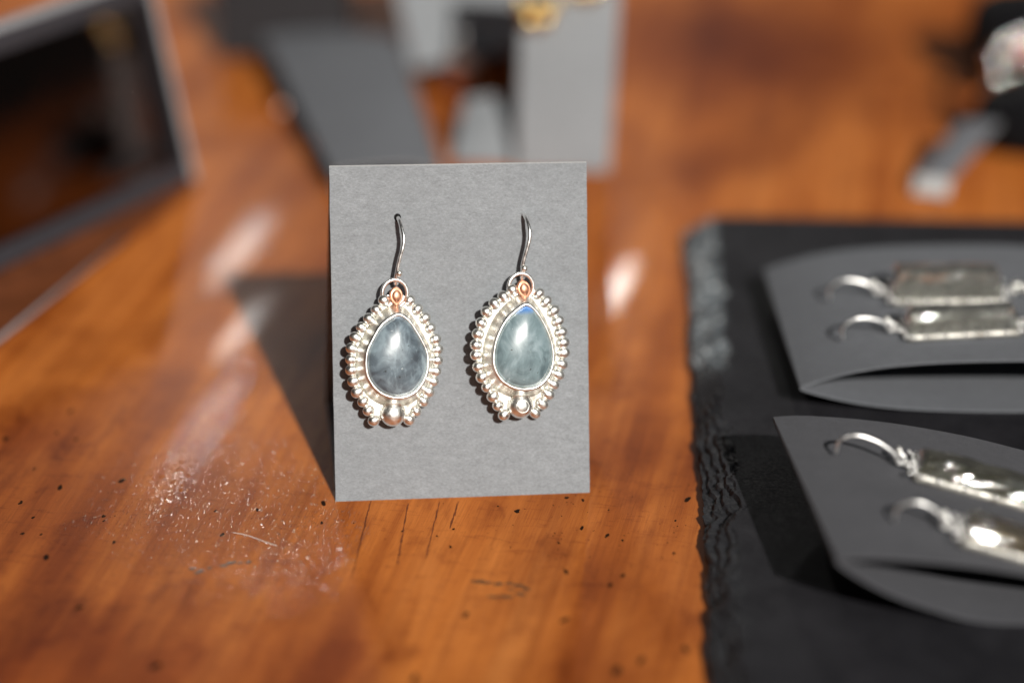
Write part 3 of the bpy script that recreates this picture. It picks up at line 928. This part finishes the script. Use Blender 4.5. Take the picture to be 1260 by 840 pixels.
# ------------------------------------------------------------------ dark framed mirror at the far left
M['frame'] = plain('charcoal_frame', (0.010, 0.009, 0.011), 0.42, 0.45, 0.2, 500, 0.3)
M['frame_grey'] = plain('grey_frame', (0.034, 0.033, 0.039), 0.42, 0.45, 0.2, 500, 0.3)
M['frame_edge'] = plain('pale_grey_edge', (0.30, 0.31, 0.33), 0.4, 0.5, 0.1, 400, 0.15)  # pale colour paints the light caught along mirror and foot edges
m = Mat('dark_mirror_glass')
m.set(Base_Color=(0.16, 0.125, 0.115), Metallic=1.0, Roughness=m.ramp(m.noise(m.obj(), 60, 2), [(0.3, 0.03), (0.7, 0.09)]))
M['glass'] = m.m
def mirror():
    L, Hh, t = 112.0, 55.0, 4.0
    along = Vector((-0.53, -0.848, 0)).normalized()                    # from the far corner towards the camera
    upv = Vector((-0.19, 0.10, 1)).normalized()
    nrm = upv.cross(along).normalized()
    if nrm.x < 0: nrm = -nrm
    upv = along.cross(nrm); upv = upv if upv.z > 0 else -upv
    # local axes: x along, y up, z out of the glass
    root = empty('table_mirror', (-77.5, 173.0, 1.9), Matrix((along, upv, along.cross(upv))).transposed())
    tag(root, 'dark framed standing mirror on a wooden base at the far left', 'mirror')
    s = 1 if along.cross(upv).dot(nrm) > 0 else -1
    w = 5.5
    for sx, sy, cx, cy, mt in ((L, w, L / 2, w / 2, 'frame_grey'), (L, w, L / 2, Hh - w / 2, 'frame_grey'), (w, Hh - 2 * w, w / 2, Hh / 2, 'frame'), (w, Hh - 2 * w, L - w / 2, Hh / 2, 'frame')):
        rounded_box('frame_rail', (sx, sy, t), (cx, cy, 0), M[mt], root, 0.7)
    rounded_box('lit_edge', (1.2, Hh, t + 0.8), (-0.62, Hh / 2, 0), M['frame_edge'], root, 0.3)
    rounded_box('lit_edge', (L, 1.6, t + 0.8), (L / 2, Hh + 0.82, 0), M['frame_edge'], root, 0.3)
    rounded_box('glass', (L - 2 * w + 2, Hh - 2 * w + 2, 1.0), (L / 2, Hh / 2, -0.6 * s), M['glass'], root, 0.1)
    inv = root.matrix_world.inverted()
    # wedge-shaped wooden foot
    ring = [(-74.5, 173.5), (-128, 8), (-168, 30), (-150, 62), (-84, 178)]
    k = []
    lo_ = [inv @ (Vector((a, b, 0.1)) * MM) / MM for a, b in ring]
    hi_ = [inv @ (Vector((a, b, 1.7)) * MM) / MM for a, b in ring]
    v, f = loft([[tuple(p) for p in lo_], [tuple(p) for p in hi_]], True, True)
    b = mesh_obj('base', v, f, plain('brown_base_wood', (0.15, 0.045, 0.016), 0.4, 0.4, 0.1, 120, 0.3), root, smooth=False)
    e1 = inv @ (Vector((-88, 132, 1.8)) * MM) / MM
    e2 = inv @ (Vector((-126, 14, 1.8)) * MM) / MM
    tube('lit_edge', [e1, e1.lerp(e2, 0.5), e2], 0.5, M['frame_edge'], b, 8)
mirror()

# ------------------------------------------------------------------ cards at the back
def card_panel(name, corners, bulge, mat, root, loc, thick=0.42):
    """corners: bottom-left, bottom-right, top-left, top-right; bulge vector at the middle"""
    bl_, br_, tl_, tr_ = [np.array(c, float) - np.array(loc, float) for c in corners]
    bg_ = np.array(bulge, float)
    def fn(a, b):
        p = (bl_ * (1 - a) + br_ * a) * (1 - b) + (tl_ * (1 - a) + tr_ * a) * b
        return p + bg_ * (4 * a * (1 - a)) * (0.4 + 0.6 * math.sin(math.pi * b))
    return sheet(name, fn, 14, 14, thick, mat, root, M['card_edge'])

# large card lying on its side, arched, left of centre
loc = (-40, 215, 0)
r = empty('arched_card', loc)
tag(r, 'blurred dark grey arched card lying behind the upright card', 'display card')
card_panel('upper_panel', [(-37.5, 163, 7), (-8, 165, 6), (-66.5, 268, 12), (-24, 262, 13)], (8, -1, 6), M['card_mid'], r, loc)
card_panel('lower_panel', [(-36.5, 165, 0.4), (-10, 168, 0.4), (-64, 268, 0.4), (-25, 262, 0.4)], (0, 0, 0.6), M['card_mid'], r, loc)
# dark card standing past its far end
loc = (-62, 296, 0)
r = empty('dark_card', loc)
tag(r, 'almost black card at the top edge past the end of the arched card', 'display card')
M['card_black'] = card_mat('black_card', (0.018, 0.016, 0.018), 0.8)
card_panel('front_panel', [(-82, 284, 0.3), (-40, 281, 0.3), (-84, 296, 40), (-42, 294, 40)], (0, -1, 0.3), M['card_black'], r, loc)
card_panel('back_panel', [(-82, 309, 0.3), (-40, 306, 0.3), (-84, 296.6, 40), (-42, 294.6, 40)], (0, 1, 0.3), M['card_black'], r, loc)
# two small copper studs by its edge
cu_me = sphere_mesh('copper_stud', 2.5, M['rose'], 16, 10, (1, 1, 0.8))
for (x, y), lab in (((-45.5, 200), 'bright round copper stud beside the arched card, the nearer one'), ((-57.5, 231), 'dimmer round copper stud beside the arched card, farther back')):
    o = link('copper_stud', cu_me, None, (x, y, 2.02))
    tag(o, lab, 'stud', 'copper studs beside the arched card')
# pale card standing behind it
loc = (2, 262, 0)
r = empty('tent_card', loc)
tag(r, 'blurred pale grey card at the top edge, beyond the arched card', 'display card')
card_panel('front_panel', [(-20, 252, 7), (17, 256, 13), (-31, 270, 58), (17, 276, 60)], (0, -2, 0.5), M['card'], r, loc)
card_panel('back_panel', [(-20, 292, 0.3), (19, 296, 0.3), (-31, 270.6, 58), (17, 276.6, 60)], (0, 2, 0.5), M['card'], r, loc)
card_panel('base_flap', [(-20, 252.4, 7), (17, 256.4, 13), (-20, 291, 0.5), (19, 295, 0.5)], (0, 0, -0.4), M['card'], r, loc)
# copper disc earring hanging at its lower edge
loc = (-5.5, 246, 7.0)
r = empty('disc_earring', loc)
tag(r, 'blurred rosy copper disc earring hanging below the pale card', 'earring')
v, f = sphere_data(6.0, 24, 12, (1, 0.34, 1))
mesh_obj('disc', v, f, M['rose'], r)
t = [(1.2 * math.cos(w), 0, 6.8 + 1.2 * math.sin(w)) for w in np.linspace(0, 2 * math.pi, 20, endpoint=False)]
tube('jump_ring', t, 0.3, M['silver_wire'], r, 8, True)
tube('ear_wire', crom([(0, 0, 7.6), (0.2, -1.5, 10), (0.1, 0.5, 14), (0, 6.0, 15)], 6), 0.4, M['silver_wire'], r, 8)
# low tilted card in front of it
loc = (4, 200, 0)
r = empty('low_card', loc)
tag(r, 'low tilted bluish grey card just above the upright card edge', 'display card')
card_panel('front_panel', [(-7, 190, 0.3), (10.5, 187, 0.3), (-3.5, 209, 12), (11, 207, 14)], (0, -1.0, 1.0), M['card'], r, loc)
card_panel('back_panel', [(-5, 227, 0.3), (10.3, 225, 0.3), (-3.5, 209.6, 12), (11, 207.6, 14)], (0, 0.5, 0.4), M['card'], r, loc)
# upright card with gold earrings
loc = (25, 195, 0)
r = empty('tent_card', loc)
tag(r, 'blurred upright warm grey card holding gold earrings', 'display card')
card_panel('front_panel', [(11, 184, 0.3), (36.5, 183, 0.3), (13, 200, 64), (40, 199, 64)], (0, -0.8, 0.3), M['card'], r, loc)
card_panel('back_panel', [(11, 222, 0.3), (36.5, 221, 0.3), (13, 200.6, 64), (40, 199.6, 64)], (0, 0.8, 0.3), M['card'], r, loc)
def gold_earring(x, zz, lab):
    y = 184 + 16 * zz / 64 - 2.6
    r = empty('gold_earring', (x, y, zz))
    tag(r, lab, 'earring', 'gold earrings on the blurred card')
    me = sphere_mesh('bead', 2.2, M['gold'], 16, 10)
    for dx, dz in ((-2.3, 0), (2.3, 0.2), (-4.4, 4.4), (0.1, 4.2), (4.5, 4.5)):
        link('bead', me, r, (dx, 0.05, dz))
    tube('drop', crom([(0, 0.2, 0.3), (0.1, 0.1, -2), (0, 0.2, -3.4)], 5), 0.6, M['gold'], r, 8)
    tube('ear_wire', crom([(0, 0.2, 3.4), (0.2, -0.6, 8), (0.1, 1.2, 12.5), (0, 5.8, 14)], 6), 0.4, M['gold'], r, 8)
gold_earring(16.6, 40.5, 'gold beaded earring at the left of the blurred card, hanging lower')
gold_earring(30.0, 47.5, 'gold beaded earring at the right of the blurred card, mostly out of frame')

# ------------------------------------------------------------------ black display and bracelet, top right
velvet = plain('black_velvet', (0.004, 0.004, 0.005), 0.9, 0.1, 0.3, 2500, 0.4, Sheen_Weight=0.03)
def cushion(name, lab, loc, size):
    v, f = sphere_data(1, 32, 20)
    out = []
    for p in v:
        q = [math.copysign(abs(c) ** 0.62, c) for c in p]
        out.append((q[0] * size[0], q[1] * size[1], q[2] * size[2] + size[2]))
    o = mesh_obj(name, out, f, velvet)
    o.location = Vector(loc) * MM
    return tag(o, lab, 'cushion', 'black velvet cushions at the far right')
cushion('velvet_cushion', 'black velvet cushion nearer the slate, below the silver bracelet', (170, 203, 0.1), (30, 14, 9))
cushion('velvet_cushion', 'black velvet cushion farther back, behind the silver bracelet', (168, 262, 0.1), (20, 15, 14))
loc = (153, 224, 12)
r = empty('silver_bracelet', loc)
tag(r, 'blurred silver disc bracelet with rosy stone across the black cushions', 'bracelet')
lk = [(-6.0, -4, 8.0), (-3.0, -17, 7.5), (-7.0, -14, 5.0), (-1.0, 6, 9.5), (5.0, 11, 10), (6, -19, 6.0)]
v, f = sphere_data(2.7, 20, 12, (1, 0.7, 1.15))
me = None
for i, (a, b, c) in enumerate(lk):
    if me is None:
        o = mesh_obj('link', v, f, M['polished'], r); me = o.data
    else:
        o = link('link', me, r)
    o.location = Vector((a, b, c)) * MM
    o.rotation_euler = (0.3, 0.4 * i, -0.5 + 0.3 * i)
v, f = sphere_data(3.4, 20, 12, (1, 0.8, 1))
o = mesh_obj('rosy_stone', v, f, plain('rose_quartz', (0.75, 0.42, 0.40), 0.15, 0.5, Subsurface_Weight=0.2, Subsurface_Scale=0.002), r)
o.location = Vector((4.5, 2, 8.5)) * MM
tube('cord', crom([(-4, -16, 5.5), (-5, -8, 6.5), (-3, 0, 8), (0, 7, 9), (6, 13, 9.5), (12, 16, 9.5)], 6), 0.7, M['silver_wire'], r, 8)
# grey tag leaning out from the cushion
loc = (131, 180, 0)
r = empty('hang_tag', loc)
tag(r, 'small grey tag with pale end leaning off the black cushion', 'tag')
M['tag'] = card_mat('bluish_tag', (0.13, 0.135, 0.15), 0.6)
card_panel('tag_strip', [(118.0, 170, 4.0), (127, 167, 4.0), (133, 191, 12), (143, 187, 13)], (0, 0, 0.8), M['tag'], r, loc, 0.5)
card_panel('tag_end', [(117.0, 166.5, 0.4), (125.6, 163.4, 0.4), (117.9, 169.8, 4.0), (126.9, 166.8, 4.0)], (0, -0.3, 0.3), M['card_edge'], r, loc, 0.5)
